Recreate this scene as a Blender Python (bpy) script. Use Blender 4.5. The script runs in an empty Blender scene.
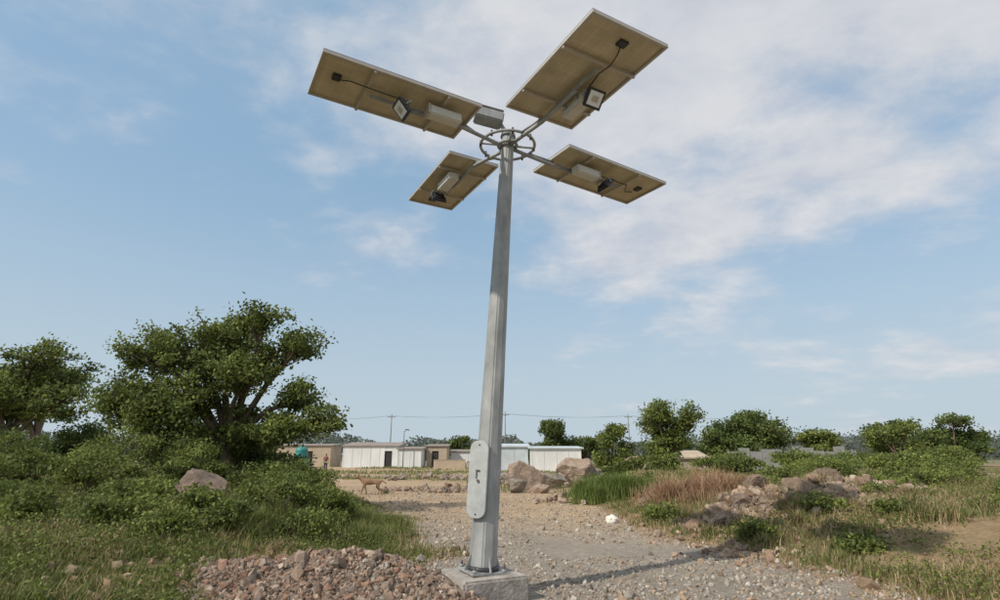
import bpy, bmesh, math, random
import numpy as np
from mathutils import Vector, Matrix, Euler
random.seed(7); rng=np.random.default_rng(7)
scene=bpy.context.scene
R=math.radians
# ------------------------------------------------------------ helpers
def link(ob): scene.collection.objects.link(ob); return ob
def empty(name,loc=(0,0,0)):
    e=bpy.data.objects.new(name,None); e.location=loc; e.empty_display_size=.2; return link(e)
def part(ob,parent):
    ob.parent=parent; ob.matrix_parent_inverse=Matrix.Translation(-Vector(parent.location)); return ob
def build(name,V,F,col=None,mat=None,smooth=False):
    V=np.asarray(V,dtype=np.float32); F=np.asarray(F,dtype=np.int32); k=F.shape[1]
    me=bpy.data.meshes.new(name)
    me.vertices.add(len(V)); me.vertices.foreach_set('co',V.ravel())
    me.loops.add(F.size); me.loops.foreach_set('vertex_index',F.ravel())
    me.polygons.add(len(F)); me.polygons.foreach_set('loop_start',np.arange(0,F.size,k,dtype=np.int32))
    try: me.polygons.foreach_set('loop_total',np.full(len(F),k,dtype=np.int32))
    except Exception: pass
    me.polygons.foreach_set('use_smooth',np.full(len(F),smooth))
    me.update(calc_edges=True)
    if col is not None:
        a=me.color_attributes.new('col','FLOAT_COLOR','POINT')
        c=np.ones((len(V),4),dtype=np.float32); c[:,:3]=col; a.data.foreach_set('color',c.ravel())
    if mat: me.materials.append(mat)
    return link(bpy.data.objects.new(name,me))
def vnoise(x,y,seed=0):
    x=np.asarray(x,float);y=np.asarray(y,float)
    xi=np.floor(x).astype(np.int64); yi=np.floor(y).astype(np.int64); fx=x-xi; fy=y-yi
    fx=fx*fx*(3-2*fx); fy=fy*fy*(3-2*fy)
    def h(a,b):
        n=(a*374761393+b*668265263+seed*1442695041)&0x7fffffff
        n=((n^(n>>13))*1274126177)&0x7fffffff
        return ((n^(n>>16))&0xffff)/65535.
    return (h(xi,yi)*(1-fx)+h(xi+1,yi)*fx)*(1-fy)+(h(xi,yi+1)*(1-fx)+h(xi+1,yi+1)*fx)*fy
def fbm(x,y,seed=0,o=4):
    s=0;a=.5;t=0
    for i in range(o):
        s=s+a*vnoise(np.asarray(x)*2**i,np.asarray(y)*2**i,seed+i*17); t+=a; a*=.5
    return s/t
def sstep(a,b,x):
    t=np.clip((np.asarray(x,float)-a)/(b-a),0,1); return t*t*(3-2*t)
# ------------------------------------------------------------ materials
def newmat(name):
    m=bpy.data.materials.new(name); m.use_nodes=True; nt=m.node_tree; nt.nodes.clear()
    out=nt.nodes.new('ShaderNodeOutputMaterial'); return m,nt,out
def pmat(name,col,rough=.6,metal=0,var=.25,scale=6,bump=.0,bscale=40,col2=None,stretch=(1,1,1)):
    m,nt,out=newmat(name); N=nt.nodes; L=nt.links
    b=N.new('ShaderNodeBsdfPrincipled'); b.inputs['Roughness'].default_value=rough; b.inputs['Metallic'].default_value=metal
    tc=N.new('ShaderNodeTexCoord'); mp=N.new('ShaderNodeMapping'); mp.inputs['Scale'].default_value=stretch
    L.new(tc.outputs['Object'],mp.inputs['Vector'])
    n=N.new('ShaderNodeTexNoise'); n.inputs['Scale'].default_value=scale; n.inputs['Detail'].default_value=6; n.inputs['Roughness'].default_value=.65
    L.new(mp.outputs[0],n.inputs['Vector'])
    r=N.new('ShaderNodeValToRGB'); r.color_ramp.elements[0].position=.3; r.color_ramp.elements[1].position=.7
    c=col; c2=col2 or tuple(min(1,v*(1+var)) for v in c)
    r.color_ramp.elements[0].color=(*[v*(1-var) for v in c],1); r.color_ramp.elements[1].color=(*c2,1)
    L.new(n.outputs['Fac'],r.inputs[0]); L.new(r.outputs[0],b.inputs['Base Color'])
    if bump:
        n2=N.new('ShaderNodeTexNoise'); n2.inputs['Scale'].default_value=bscale; n2.inputs['Detail'].default_value=5
        L.new(tc.outputs['Object'],n2.inputs['Vector'])
        bp=N.new('ShaderNodeBump'); bp.inputs['Strength'].default_value=bump; bp.inputs['Distance'].default_value=.02
        L.new(n2.outputs['Fac'],bp.inputs['Height']); L.new(bp.outputs[0],b.inputs['Normal'])
    L.new(b.outputs[0],out.inputs[0]); return m
def leafmat(name,trans=.3):
    m,nt,out=newmat(name); N=nt.nodes; L=nt.links
    a=N.new('ShaderNodeAttribute'); a.attribute_name='col'
    d=N.new('ShaderNodeBsdfPrincipled'); d.inputs['Roughness'].default_value=.6; d.inputs['Specular IOR Level'].default_value=.25
    t=N.new('ShaderNodeBsdfTranslucent'); mx=N.new('ShaderNodeMixShader'); mx.inputs[0].default_value=trans
    L.new(a.outputs['Color'],d.inputs['Base Color']); L.new(a.outputs['Color'],t.inputs['Color'])
    L.new(d.outputs[0],mx.inputs[1]); L.new(t.outputs[0],mx.inputs[2]); L.new(mx.outputs[0],out.inputs[0]); return m
def stonemat(name,scale=20,bump=.5,dist=.03):
    m,nt,out=newmat(name); N=nt.nodes; L=nt.links
    a=N.new('ShaderNodeAttribute'); a.attribute_name='col'
    b=N.new('ShaderNodeBsdfPrincipled'); b.inputs['Roughness'].default_value=.9; b.inputs['Specular IOR Level'].default_value=.2
    tc=N.new('ShaderNodeTexCoord'); n=N.new('ShaderNodeTexNoise'); n.inputs['Scale'].default_value=scale; n.inputs['Detail'].default_value=10; n.inputs['Roughness'].default_value=.75
    L.new(tc.outputs['Object'],n.inputs['Vector'])
    mr=N.new('ShaderNodeMapRange'); mr.inputs[1].default_value=.25; mr.inputs[2].default_value=.75; mr.inputs[3].default_value=.55; mr.inputs[4].default_value=1.4
    L.new(n.outputs['Fac'],mr.inputs[0])
    mm=N.new('ShaderNodeVectorMath'); mm.operation='SCALE'; L.new(a.outputs['Color'],mm.inputs[0]); L.new(mr.outputs[0],mm.inputs['Scale'])
    L.new(mm.outputs[0],b.inputs['Base Color'])
    bp=N.new('ShaderNodeBump'); bp.inputs['Strength'].default_value=bump; bp.inputs['Distance'].default_value=dist
    L.new(n.outputs['Fac'],bp.inputs['Height']); L.new(bp.outputs[0],b.inputs['Normal'])
    L.new(b.outputs[0],out.inputs[0]); return m
M_leaf=leafmat('foliage_leaf',.35); M_grass=leafmat('grass_blade',.3); M_dry=leafmat('dry_brush',.15)
M_stone=stonemat('broken_stone'); M_bould=stonemat('weathered_boulder',5,.9,.12); M_ground=stonemat('ground_soil',11,.9,.05)
M_bark=pmat('bark',(.14,.10,.07),.9,var=.4,scale=12,bump=.5)
M_galv=pmat('galvanised_steel',(.29,.30,.295),.65,.15,.25,5,col2=(.41,.42,.41),stretch=(1,1,.4))
M_galv2=pmat('galvanised_cover',(.40,.42,.41),.65,.1,.18,7)
M_alu=pmat('aluminium_frame',(.48,.44,.38),.5,.3,.1,8)
M_white=pmat('painted_box',(.58,.57,.52),.5,0,.08,6)
M_black=pmat('black_housing',(.035,.035,.04),.45,0,.2,10)
M_glass=pmat('lamp_lens',(.75,.78,.8),.15,0,.04,10)
M_cell=pmat('solar_cells',(.015,.02,.05),.12,0,.3,10)
M_conc=pmat('concrete',(.33,.30,.27),.9,0,.38,5,bump=.8,bscale=24)
M_shed=pmat('white_sheet_metal',(.66,.67,.66),.6,0,.16,.6,stretch=(1,1,.3))
M_shedb=pmat('bluish_sheet_metal',(.47,.53,.56),.6,0,.2,.6)
M_roof=pmat('weathered_roof',(.26,.22,.19),.8,0,.25,.8)
M_tan=pmat('tan_plaster',(.42,.34,.25),.9,0,.2,.7)
M_dark=pmat('dark_opening',(.03,.03,.03),.8)
M_tin=pmat('grey_tin',(.27,.27,.26),.7,.05,.3,.7)
M_wood=pmat('weathered_wood',(.14,.11,.09),.9)
M_mast=pmat('weathered_mast',(.2,.19,.18),.9)
m,nt,out=newmat('panel_backsheet'); N=nt.nodes; L=nt.links
b=N.new('ShaderNodeBsdfPrincipled'); b.inputs['Roughness'].default_value=.6
tc=N.new('ShaderNodeTexCoord'); br=N.new('ShaderNodeTexBrick'); br.offset=0; br.inputs['Scale'].default_value=1
br.inputs['Brick Width'].default_value=.155; br.inputs['Row Height'].default_value=.155; br.inputs['Mortar Size'].default_value=.004
br.inputs['Color1'].default_value=(.54,.46,.32,1); br.inputs['Color2'].default_value=(.51,.44,.305,1); br.inputs['Mortar'].default_value=(.62,.55,.40,1)
L.new(tc.outputs['Object'],br.inputs['Vector'])
n=N.new('ShaderNodeTexNoise'); n.inputs['Scale'].default_value=3; n.inputs['Detail'].default_value=5; L.new(tc.outputs['Object'],n.inputs['Vector'])
mr=N.new('ShaderNodeMapRange'); mr.inputs[1].default_value=.3; mr.inputs[2].default_value=.7; mr.inputs[3].default_value=.78; mr.inputs[4].default_value=1.12; L.new(n.outputs['Fac'],mr.inputs[0])
mm=N.new('ShaderNodeVectorMath'); mm.operation='SCALE'; L.new(br.outputs['Color'],mm.inputs[0]); L.new(mr.outputs[0],mm.inputs['Scale'])
L.new(mm.outputs[0],b.inputs['Base Color']); L.new(b.outputs[0],out.inputs[0]); M_back=m

# ------------------------------------------------------------ primitive builders
def box(name,size,loc,mat,parent=None,rot=(0,0,0),bev=.01,M=None):
    bm=bmesh.new(); bmesh.ops.create_cube(bm,size=1)
    for v in bm.verts: v.co=Vector((v.co.x*size[0],v.co.y*size[1],v.co.z*size[2]))
    if bev>0: bmesh.ops.bevel(bm,geom=bm.edges[:],offset=min(bev,min(size)*.3),segments=2,affect='EDGES')
    T=Matrix.Translation(Vector(loc))@Euler(rot).to_matrix().to_4x4()
    if M is not None: T=M@T
    me=bpy.data.meshes.new(name); bm.to_mesh(me); bm.free(); me.materials.append(mat)
    ob=link(bpy.data.objects.new(name,me)); ob.matrix_basis=T
    if parent: part(ob,parent)
    return ob
def tube_geo(pts,rads,n=8,cap=True):
    pts=[Vector(p) for p in pts]; V=[];F=[]
    up=None
    for i,p in enumerate(pts):
        d=(pts[min(i+1,len(pts)-1)]-pts[max(i-1,0)]).normalized()
        if up is None: up=d.orthogonal().normalized()
        up=(up-d*up.dot(d)); up=up.normalized() if up.length>1e-5 else d.orthogonal().normalized()
        s=d.cross(up)
        for k in range(n):
            a=2*math.pi*k/n; V.append(p+(up*math.cos(a)+s*math.sin(a))*rads[i])
    for i in range(len(pts)-1):
        for k in range(n):
            a=i*n+k; b_=i*n+(k+1)%n; F.append((a,b_,b_+n,a+n))
    return V,F
def tube(name,pts,r,mat,parent=None,n=12,smooth=True,closed=False,cap=True):
    rads=r if isinstance(r,(list,tuple)) else [r]*len(pts)
    V,F=tube_geo(pts,rads,n)
    if cap and not closed:
        F.append(tuple(range(n))[::-1]); F.append(tuple(range(len(V)-n,len(V))))
    me=bpy.data.meshes.new(name); me.from_pydata([tuple(v) for v in V],[],F); me.update()
    for p in me.polygons: p.use_smooth=smooth and len(p.vertices)==4
    me.materials.append(mat); ob=link(bpy.data.objects.new(name,me))
    if parent: part(ob,parent)
    return ob
def randrot(n):
    q=rng.normal(size=(n,4)); q/=np.linalg.norm(q,axis=1)[:,None]; w,x,y,z=q.T
    return np.stack([1-2*(y*y+z*z),2*(x*y-z*w),2*(x*z+y*w),2*(x*y+z*w),1-2*(x*x+z*z),2*(y*z-x*w),2*(x*z-y*w),2*(y*z+x*w),1-2*(x*x+y*y)],1).reshape(n,3,3)
def inst(TV,TF,pos,scale,rot,col):
    n=len(pos); nv=TV.shape[-2]
    tv=TV if TV.ndim==3 else np.broadcast_to(TV,(n,nv,3))
    tv=tv*scale[:,None,:]
    V=np.einsum('nij,nvj->nvi',rot,tv)+pos[:,None,:]
    F=(TF[None]+(np.arange(n)*nv)[:,None,None]).reshape(-1,TF.shape[1])
    C=np.repeat(col,nv,axis=0)
    return V.reshape(-1,3),F,C
LEAF_V=np.array([[0,-.5,0],[.28,0,.08],[0,.5,0],[-.28,0,.08]]); LEAF_F=np.array([[0,1,2,3]])
def ico(sub):
    bm=bmesh.new(); bmesh.ops.create_icosphere(bm,subdivisions=sub,radius=1)
    V=np.array([v.co[:] for v in bm.verts]); F=np.array([[v.index for v in f.verts] for f in bm.faces]); bm.free(); return V,F
ICO1=ico(1); ICO2=ico(2); ICO4=ico(4)

# ------------------------------------------------------------ terrain
yk=[0,4,7,9.8,14,19,27,40,60,90,2000]; xl=[-1.8,-1.4,-1.0,-.6,-2.0,-3.9,-8.0,-14,-24,-40,-900]
yr=[0,8.3,11.5,15,19,24,30,40,60,90,2000]; xr=[5.5,4.3,3.0,2.9,2.9,2.6,4.0,9,19,30,900]
def edges(x,y):
    n=(fbm(np.asarray(x)*.6,np.asarray(y)*.6,5)-.5)*1.6
    return np.interp(y,yk,xl)-x+n, x-np.interp(y,yr,xr)+n
HEAP=(-1.68,6.75); HRX,HRY=1.7,1.25
def heap_h(x,y):
    dx=(x-HEAP[0])/HRX; dy=(y-HEAP[1])/HRY
    d=np.sqrt(dx*dx+dy*dy)
    return .54*np.clip(1-d,0,1)**.85*(.75+.5*vnoise(x*1.8,y*1.8,9))
def mound_h(x,y):
    """low spoil mounds of brown earth and broken stone on the right bank"""
    h=0
    for cx,cy,rx,ry,a in ((5.3,12.3,1.1,.8,.42),(7.0,12.6,1.0,.8,.40),(5.8,15.8,1.6,1.2,.25),(9.2,14.5,1.3,1.0,.35)):
        d=np.sqrt(((x-cx)/rx)**2+((y-cy)/ry)**2); h=h+a*np.clip(1-d,0,1)**.9*(.7+.6*vnoise(np.asarray(x)*2,np.asarray(y)*2,19))
    return h
def H(x,y):
    x=np.asarray(x,float); y=np.asarray(y,float)
    dl,dr=edges(x,y); far=1-sstep(28,55,y)*.8
    h=.75*sstep(-.1,5,dl)*far+.62*sstep(-.1,4,dr)*far
    h=h+(fbm(x*.35,y*.35,21)-.5)*.35*sstep(.2,2.5,np.maximum(dl,dr))
    h=h+(fbm(x*1.1,y*1.1,22)-.5)*.28*sstep(.0,1.5,dr)*far
    h=h+(fbm(x*1.5,y*1.5,31)-.5)*.07
    flat=np.exp(-((x+.2)**2+(y-7.06)**2)/.8)
    h=h*(1-flat)
    h=h+(fbm(x*.02,y*.02,3)-.5)*1.0*sstep(80,300,y)
    return h+heap_h(x,y)+mound_h(x,y)
def spacing(lo,hi,step,far,g=1.16):
    a=list(np.arange(lo,hi,step)); s=step; v=hi
    while v<far: a.append(v); s*=g; v+=s
    a.append(far); v=lo; s=step
    while True:
        s*=g; v-=s
        if v<-far: break
        a.insert(0,v)
    a.insert(0,-far); return np.array(a)
gx=spacing(-12,12,.09,1800,1.06); gy=spacing(4,26,.09,1800,1.06)
gy=gy[gy>-60]
X,Y=np.meshgrid(gx,gy); Z=H(X,Y)
def ground_col(x,y):
    dl,dr=edges(x,y)
    grav=np.array([.295,.26,.215]); tan=np.array([.40,.295,.19]); red=np.array([.30,.20,.12]); gr=np.array([.10,.115,.035]); dry=np.array([.27,.215,.12])
    n1=fbm(x*.5,y*.5,41)[...,None]; n2=fbm(x*.15,y*.3,51)[...,None]; n3=fbm(x*3,y*3,61)[...,None]; n4=fbm(x*8,y*8,63,3)[...,None]
    t=sstep(10,18,y+ (n1[...,0]-.5)*6)[...,None]
    c=grav*(1-t)+tan*t
    c=c*(.78+.42*n1)*(.82+.36*n4)
    patch=sstep(.50,.62,n2)*t*.7*sstep(22,30,y)[...,None]
    c=c*(1-patch)+np.array([.17,.18,.06])*patch
    for d,dryk in ((dl,.0),(dr,.09)):
        e=sstep(-.15,.5,d)[...,None]
        edge=red*(.7+.6*n3)
        k=sstep(.42+dryk,.56+dryk,n1*.7+.3*n3)
        veg=gr*(.7+.6*n4)*k+(.5*edge+.5*dry)*(1-k)*(.8+.4*n4)
        vv=sstep(.1,1.0,d)[...,None]
        side=edge*(1-vv)+veg*vv
        c=c*(1-e)+side*e
    f=sstep(60,140,y)[...,None]; c=c*(1-f)+np.array([.18,.175,.10])*f
    hp=sstep(.01,.06,heap_h(x,y))[...,None]; c=c*(1-hp)+np.array([.16,.12,.09])*hp
    mp_=sstep(.02,.12,mound_h(x,y))[...,None]; c=c*(1-mp_)+np.array([.25,.165,.105])*(.75+.5*n4)*mp_
    return c
C=ground_col(X,Y)
ny,nx=X.shape; idx=np.arange(nx*ny).reshape(ny,nx)
F=np.stack([idx[:-1,:-1],idx[:-1,1:],idx[1:,1:],idx[1:,:-1]],-1).reshape(-1,4)
build('ground',np.stack([X,Y,Z],-1).reshape(-1,3),F,C.reshape(-1,3),M_ground,True)

# ------------------------------------------------------------ stones
def stones(name,x,y,size,colbase,var=.25,sink=.2,flat=.65,sub=ICO1,zoff=0):
    n=len(x); TV,TF=sub
    tv=TV[None]*(1+rng.uniform(-.35,.35,(n,len(TV),1)))
    z=H(x,y)+size*(flat*.5-sink)+zoff
    pos=np.stack([x,y,z],1); sc=size[:,None]*rng.uniform(.5,1.05,(n,3))*np.array([.75,.75,.6])
    base=np.array(colbase)[rng.integers(0,len(colbase),n)]
    col=base*rng.uniform(1-var,1+var,(n,1))
    V,F,C=inst(tv,TF,pos,sc,randrot(n),col)
    return build(name,V,F,C,M_stone)
n=16000
a=rng.uniform(0,2*math.pi,n); r=np.sqrt(rng.uniform(0,1,n))*1.1
hx=HEAP[0]+HRX*r*np.cos(a); hy=HEAP[1]+HRY*r*np.sin(a)
k=((hx+.21)**2+(hy-7.06)**2)>.28; hx,hy=hx[k],hy[k]
stones('gravel_heap',hx,hy,rng.lognormal(math.log(.03),.5,len(hx)),[(.225,.165,.125),(.27,.2,.155),(.17,.135,.11),(.33,.265,.21),(.24,.15,.105)],.3)
n=42000
u=rng.uniform(0,1,n); gyy=6+ 24*u**1.8; gxx=rng.uniform(-4,5.5,n)*(.6+gyy*.05)
dl,dr=edges(gxx,gyy); k=(np.maximum(dl,dr)<.5)&(fbm(gxx*.8,gyy*.8,77)>.36)&(((gxx+.2)**2+(gyy-7.06)**2)>.5)
gxx,gyy=gxx[k],gyy[k]
stones('road_gravel',gxx,gyy,rng.lognormal(math.log(.021),.55,len(gxx)),[(.34,.30,.25),(.27,.23,.19),(.43,.39,.33),(.32,.24,.17)],.25)
n=18000; gyy=5+22*rng.uniform(0,1,n)**1.5; gxx=rng.uniform(-12,14,n)
dl,dr=edges(gxx,gyy); k=(np.maximum(dl,dr)>.0)&(fbm(gxx*.8,gyy*.8,78)>.42); gxx,gyy=gxx[k],gyy[k]
stones('soil_clods',gxx,gyy,rng.lognormal(math.log(.037),.55,len(gxx)),[(.3,.21,.13),(.24,.17,.11),(.34,.26,.18)],.25)

def boulder(name,loc,size,seed,col,rotz=0):
    TV,TF=ICO4; r=np.random.default_rng(seed); V=TV.copy()
    for _ in range(16):
        nrm=r.normal(size=3); nrm/=np.linalg.norm(nrm); d=r.uniform(.42,.8)
        t=V@nrm-d; k=t>0; V[k]-=np.outer(t[k],nrm)*.97
    nz=fbm(V[:,0]*2.5+7*seed,V[:,1]*2.5+V[:,2]*2.1,seed)-.5
    nz2=np.abs(fbm(V[:,0]*7+seed,V[:,2]*7+V[:,1]*5,seed+3)-.5)
    V=V*(1+nz[:,None]*.3-nz2[:,None]*.25)*1.25
    c_,s_=math.cos(rotz),math.sin(rotz); V=V*np.array(size)*.5
    V=V@np.array([[c_,s_,0],[-s_,c_,0],[0,0,1]])
    cc=np.array(col)*(0.7+.6*fbm(TV[:,0]*2+seed,TV[:,2]*4,seed)[:,None])
    ob=build(name,V,TF,cc,M_bould); z=float(H(loc[0],loc[1]))
    ob.location=(loc[0],loc[1],z+size[2]*.26); return ob
PINK=(.37,.28,.215); GREY=(.28,.245,.205)
boulder('boulder',(1.35,27.0),(1.8,1.3,1.8),3,PINK,.3)
boulder('boulder',(.70,25.2),(1.05,.8,.8),5,GREY,.8)
boulder('boulder',(1.75,25.0),(.95,.8,.6),6,PINK,.1)
boulder('boulder',(2.7,29),(1.4,1.2,1.1),8,GREY,1.1)
boulder('boulder',(4.5,32.5),(2.3,1.7,1.8),9,PINK,.4)
boulder('boulder',(5.7,33.5),(1.6,1.3,1.2),12,GREY,.9)
boulder('boulder',(3.4,31.5),(1.3,1.1,.9),13,PINK,.5)
boulder('boulder',(-5.45,10.6),(.85,.7,.9),14,(.25,.19,.15),.4)
boulder('boulder',(5.0,12.0),(.6,.45,.4),16,(.24,.18,.14),.2)
boulder('boulder',(5.6,12.4),(.85,.6,.55),17,(.28,.2,.15),.9)
boulder('boulder',(6.5,12.3),(.75,.5,.5),18,(.30,.22,.16),.1)
boulder('boulder',(7.3,12.6),(.8,.6,.5),22,(.26,.19,.14),.7)
boulder('boulder',(4.5,11.6),(.5,.4,.3),23,(.33,.25,.19),.7)
boulder('boulder',(4.0,16.2),(.5,.4,.35),20,(.3,.21,.16),1.3)
def rubble(name,cx,cy,rx,ry,n,s,cols,z=0.0):
    x=cx+rng.normal(size=n)*rx; y=cy+rng.normal(size=n)*ry
    return stones(name,x,y,rng.lognormal(math.log(s),.5,n),cols,.25,.1,zoff=z,sub=ICO2)
RC=[(.27,.185,.13),(.32,.235,.17),(.22,.17,.13),(.37,.29,.22)]
rubble('rubble_pile',5.2,12.0,.65,.4,520,.085,RC,.03)
rubble('rubble_pile',6.9,12.4,.7,.45,480,.09,RC,.03)
rubble('rubble_pile',4.2,9.8,.6,.6,160,.05,RC,.0)
rubble('rubble_pile',9.0,14.3,.8,.5,240,.09,RC,.02)
rubble('rubble_pile',2.9,20.3,.7,.6,110,.14,RC)
rubble('rubble_pile',-2.6,26.2,1.2,.7,140,.15,[(.25,.2,.16),(.3,.22,.17)])
rubble('rubble_pile',4.3,32,2.2,.7,160,.28,[(.3,.22,.17),(.25,.21,.18)])
rubble('rubble_pile',-1.0,40,4.5,2.0,200,.2,[(.3,.22,.17),(.25,.21,.18)])

# ------------------------------------------------------------ grass
def blade_field(name,x,y,h,w,cols,mat,lean=.35,zb=0):
    n=len(x); w=np.broadcast_to(np.asarray(w,float),(n,)); h=np.broadcast_to(np.asarray(h,float),(n,))
    TV=np.array([[-.5,0,0],[.5,0,0],[-.35,.12,.55],[.35,.12,.55],[0,.45,1]]); TF=np.array([[0,1,2],[1,3,2],[2,3,4]])
    a=rng.uniform(0,2*math.pi,n); c_,s_=np.cos(a),np.sin(a)
    rot=np.zeros((n,3,3)); rot[:,0,0]=c_; rot[:,0,1]=-s_; rot[:,1,0]=s_; rot[:,1,1]=c_; rot[:,2,2]=1
    sc=np.stack([w,h*rng.uniform(.2,1.6,n)*lean*2,h],1)
    pos=np.stack([x,y,H(x,y)-.01+zb],1)
    c=np.array(cols)[rng.integers(0,len(cols),n)]*rng.uniform(.7,1.3,(n,1))
    V,F,C=inst(TV,TF,pos,sc,rot,c); return build(name,V,F,C,mat)
GC=[(.14,.175,.042),(.17,.20,.058),(.11,.145,.036),(.24,.22,.10)]
DRYC=[(.34,.27,.14),(.30,.21,.12),(.4,.32,.19)]
def sample(n,x0,x1,y0,y1,pw,side,dmin,nf=.4,seed=90,ns=.9):
    y=y0+(y1-y0)*rng.uniform(0,1,n)**pw; x=rng.uniform(x0,x1,n)
    dl,dr=edges(x,y); d=dl if side=='L' else dr
    p=sstep(dmin,dmin+.8,d); k=(rng.uniform(0,1,n)<p)&(fbm(x*ns,y*ns,seed)>nf)
    k&=(heap_h(x,y)<.03)&(mound_h(x,y)<.10)
    return x[k],y[k]
x,y=sample(230000,-17,0,5,30,1.6,'L',-.1,.42)
hh=rng.uniform(.03,.15,len(x))*(.5+1.1*fbm(x,y,91)); blade_field('grass',x,y,hh,.010+.0006*y,GC,M_grass,.7)
x,y=sample(210000,2.2,20,5.5,34,1.4,'R',.1,.46,95)
hh=rng.uniform(.03,.17,len(x))*(.4+1.3*fbm(x*.7,y*.7,96)); blade_field('grass',x,y,hh,.010+.0006*y,GC+[(.28,.23,.11)],M_grass,.7)
x,y=sample(110000,2.2,20,5.5,34,1.4,'R',.0,.46,99)
blade_field('dry_grass',x,y,rng.uniform(.05,.2,len(x)),.009+.0006*y,DRYC,M_dry,.8)
x,y=sample(60000,-17,0,5,30,1.4,'L',.0,.52,98)
blade_field('dry_grass',x,y,rng.uniform(.05,.2,len(x)),.009+.0006*y,DRYC,M_dry,.8)
n=60000; x=rng.uniform(-40,45,n); y=rng.uniform(24,75,n); k=fbm(x*.15,y*.3,51)>.50
x,y=x[k],y[k]; blade_field('grass',x,y,rng.uniform(.08,.3,len(x)),.03+.0008*y,[(.17,.19,.07),(.24,.23,.10)],M_grass)
n=4000; y=6.5+14*rng.uniform(0,1,n)**1.3; x=rng.uniform(-3,4.5,n); dl,dr=edges(x,y); k=(np.maximum(dl,dr)>-1.0)&(fbm(x*1.5,y*1.5,140)>.55)&(heap_h(x,y)<.02)
x,y=x[k],y[k]; blade_field('grass',x,y,rng.uniform(.03,.10,len(x)),.012,GC,M_grass,.9)
def tuft_xy(cx,cy,r,n): 
    a=rng.uniform(0,6.283,n); q=np.abs(rng.normal(size=n))*r; return cx+q*np.cos(a),cy+q*np.sin(a)
def tufts(name,centers,r,n,h,cols,mat=None,w=.014,lean=.5):
    xs=[];ys=[];hs=[]
    for c in centers:
        x,y=tuft_xy(c[0],c[1],r*random.uniform(.6,1.4),n); xs.append(x);ys.append(y)
        hs.append(np.full(n,h*random.uniform(.45,1.1)))
    x=np.concatenate(xs);y=np.concatenate(ys);hs=np.concatenate(hs)
    return blade_field(name,x,y,hs*rng.uniform(.4,1.1,len(x)),w,cols,mat or M_grass,lean)
tufts('tall_grass',[(2.9+random.random()*2.1,19.3+random.random()*3) for _ in range(20)],.25,420,.9,[(.13,.18,.04),(.17,.22,.06)],w=.025)
tufts('tall_grass',[(random.uniform(4,13),random.uniform(9,24)) for _ in range(60)],.2,160,.38,GC+DRYC,w=.016,lean=.8)
tufts('tall_grass',[(-2.8+random.uniform(-1.8,1.2),10.2+random.uniform(-1.8,3.2)) for _ in range(44)],.18,220,.38,GC,w=.012,lean=.7)
tufts('dry_brush',[(random.uniform(4.3,6.8),random.uniform(14.8,18)) for _ in range(34)],.24,220,.66,[(.38,.23,.14),(.31,.19,.12),(.44,.31,.19)],M_dry,w=.013,lean=.9)
tufts('dry_brush',[(random.uniform(4.2,9.5),random.uniform(10.2,14.5)) for _ in range(60)],.18,120,.34,DRYC,M_dry,w=.010,lean=.9)
tufts('dry_brush',[(-3.5+random.uniform(-1.8,1.4),7.9+random.random()*2.4) for _ in range(24)],.14,110,.24,DRYC,M_dry,w=.008,lean=.9)

# ------------------------------------------------------------ shrubs & trees
def leaves(pts,size,cols,var=.3):
    n=len(pts); rot=randrot(n); col=np.array(cols)[rng.integers(0,len(cols),n)]*rng.uniform(1-var,1+var,(n,1))
    s=size*rng.uniform(.6,1.3,n); sc=np.stack([s,s,s],1)
    return inst(LEAF_V,LEAF_F,pts,sc,rot,col)
G_LIGHT=[(.19,.23,.055),(.24,.27,.075),(.16,.20,.05)]
G_MID=[(.12,.16,.042),(.16,.195,.055),(.095,.125,.036)]
G_DARK=[(.065,.1,.03),(.085,.125,.035),(.10,.14,.04)]
def weeds(name,x,y,hmax,leaf,cols):
    pts=np.stack([x,y,H(x,y)+hmax*rng.uniform(0,1,len(x))*(.15+1.3*fbm(x*1.6,y*1.6,131))],1)
    V,F,C=leaves(pts,leaf,cols); return build(name,V,F,C,M_leaf)
x,y=sample(140000,-13,0,5,20,1.5,'L',.3,.44,120,1.3); weeds('low_weeds',x,y,.26,.042,G_LIGHT+G_MID)
x,y=sample(140000,2.5,17,5.5,26,1.4,'R',.2,.50,122,1.0); weeds('low_weeds',x,y,.22,.045,G_LIGHT+G_MID+[(.3,.24,.1)])
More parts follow.
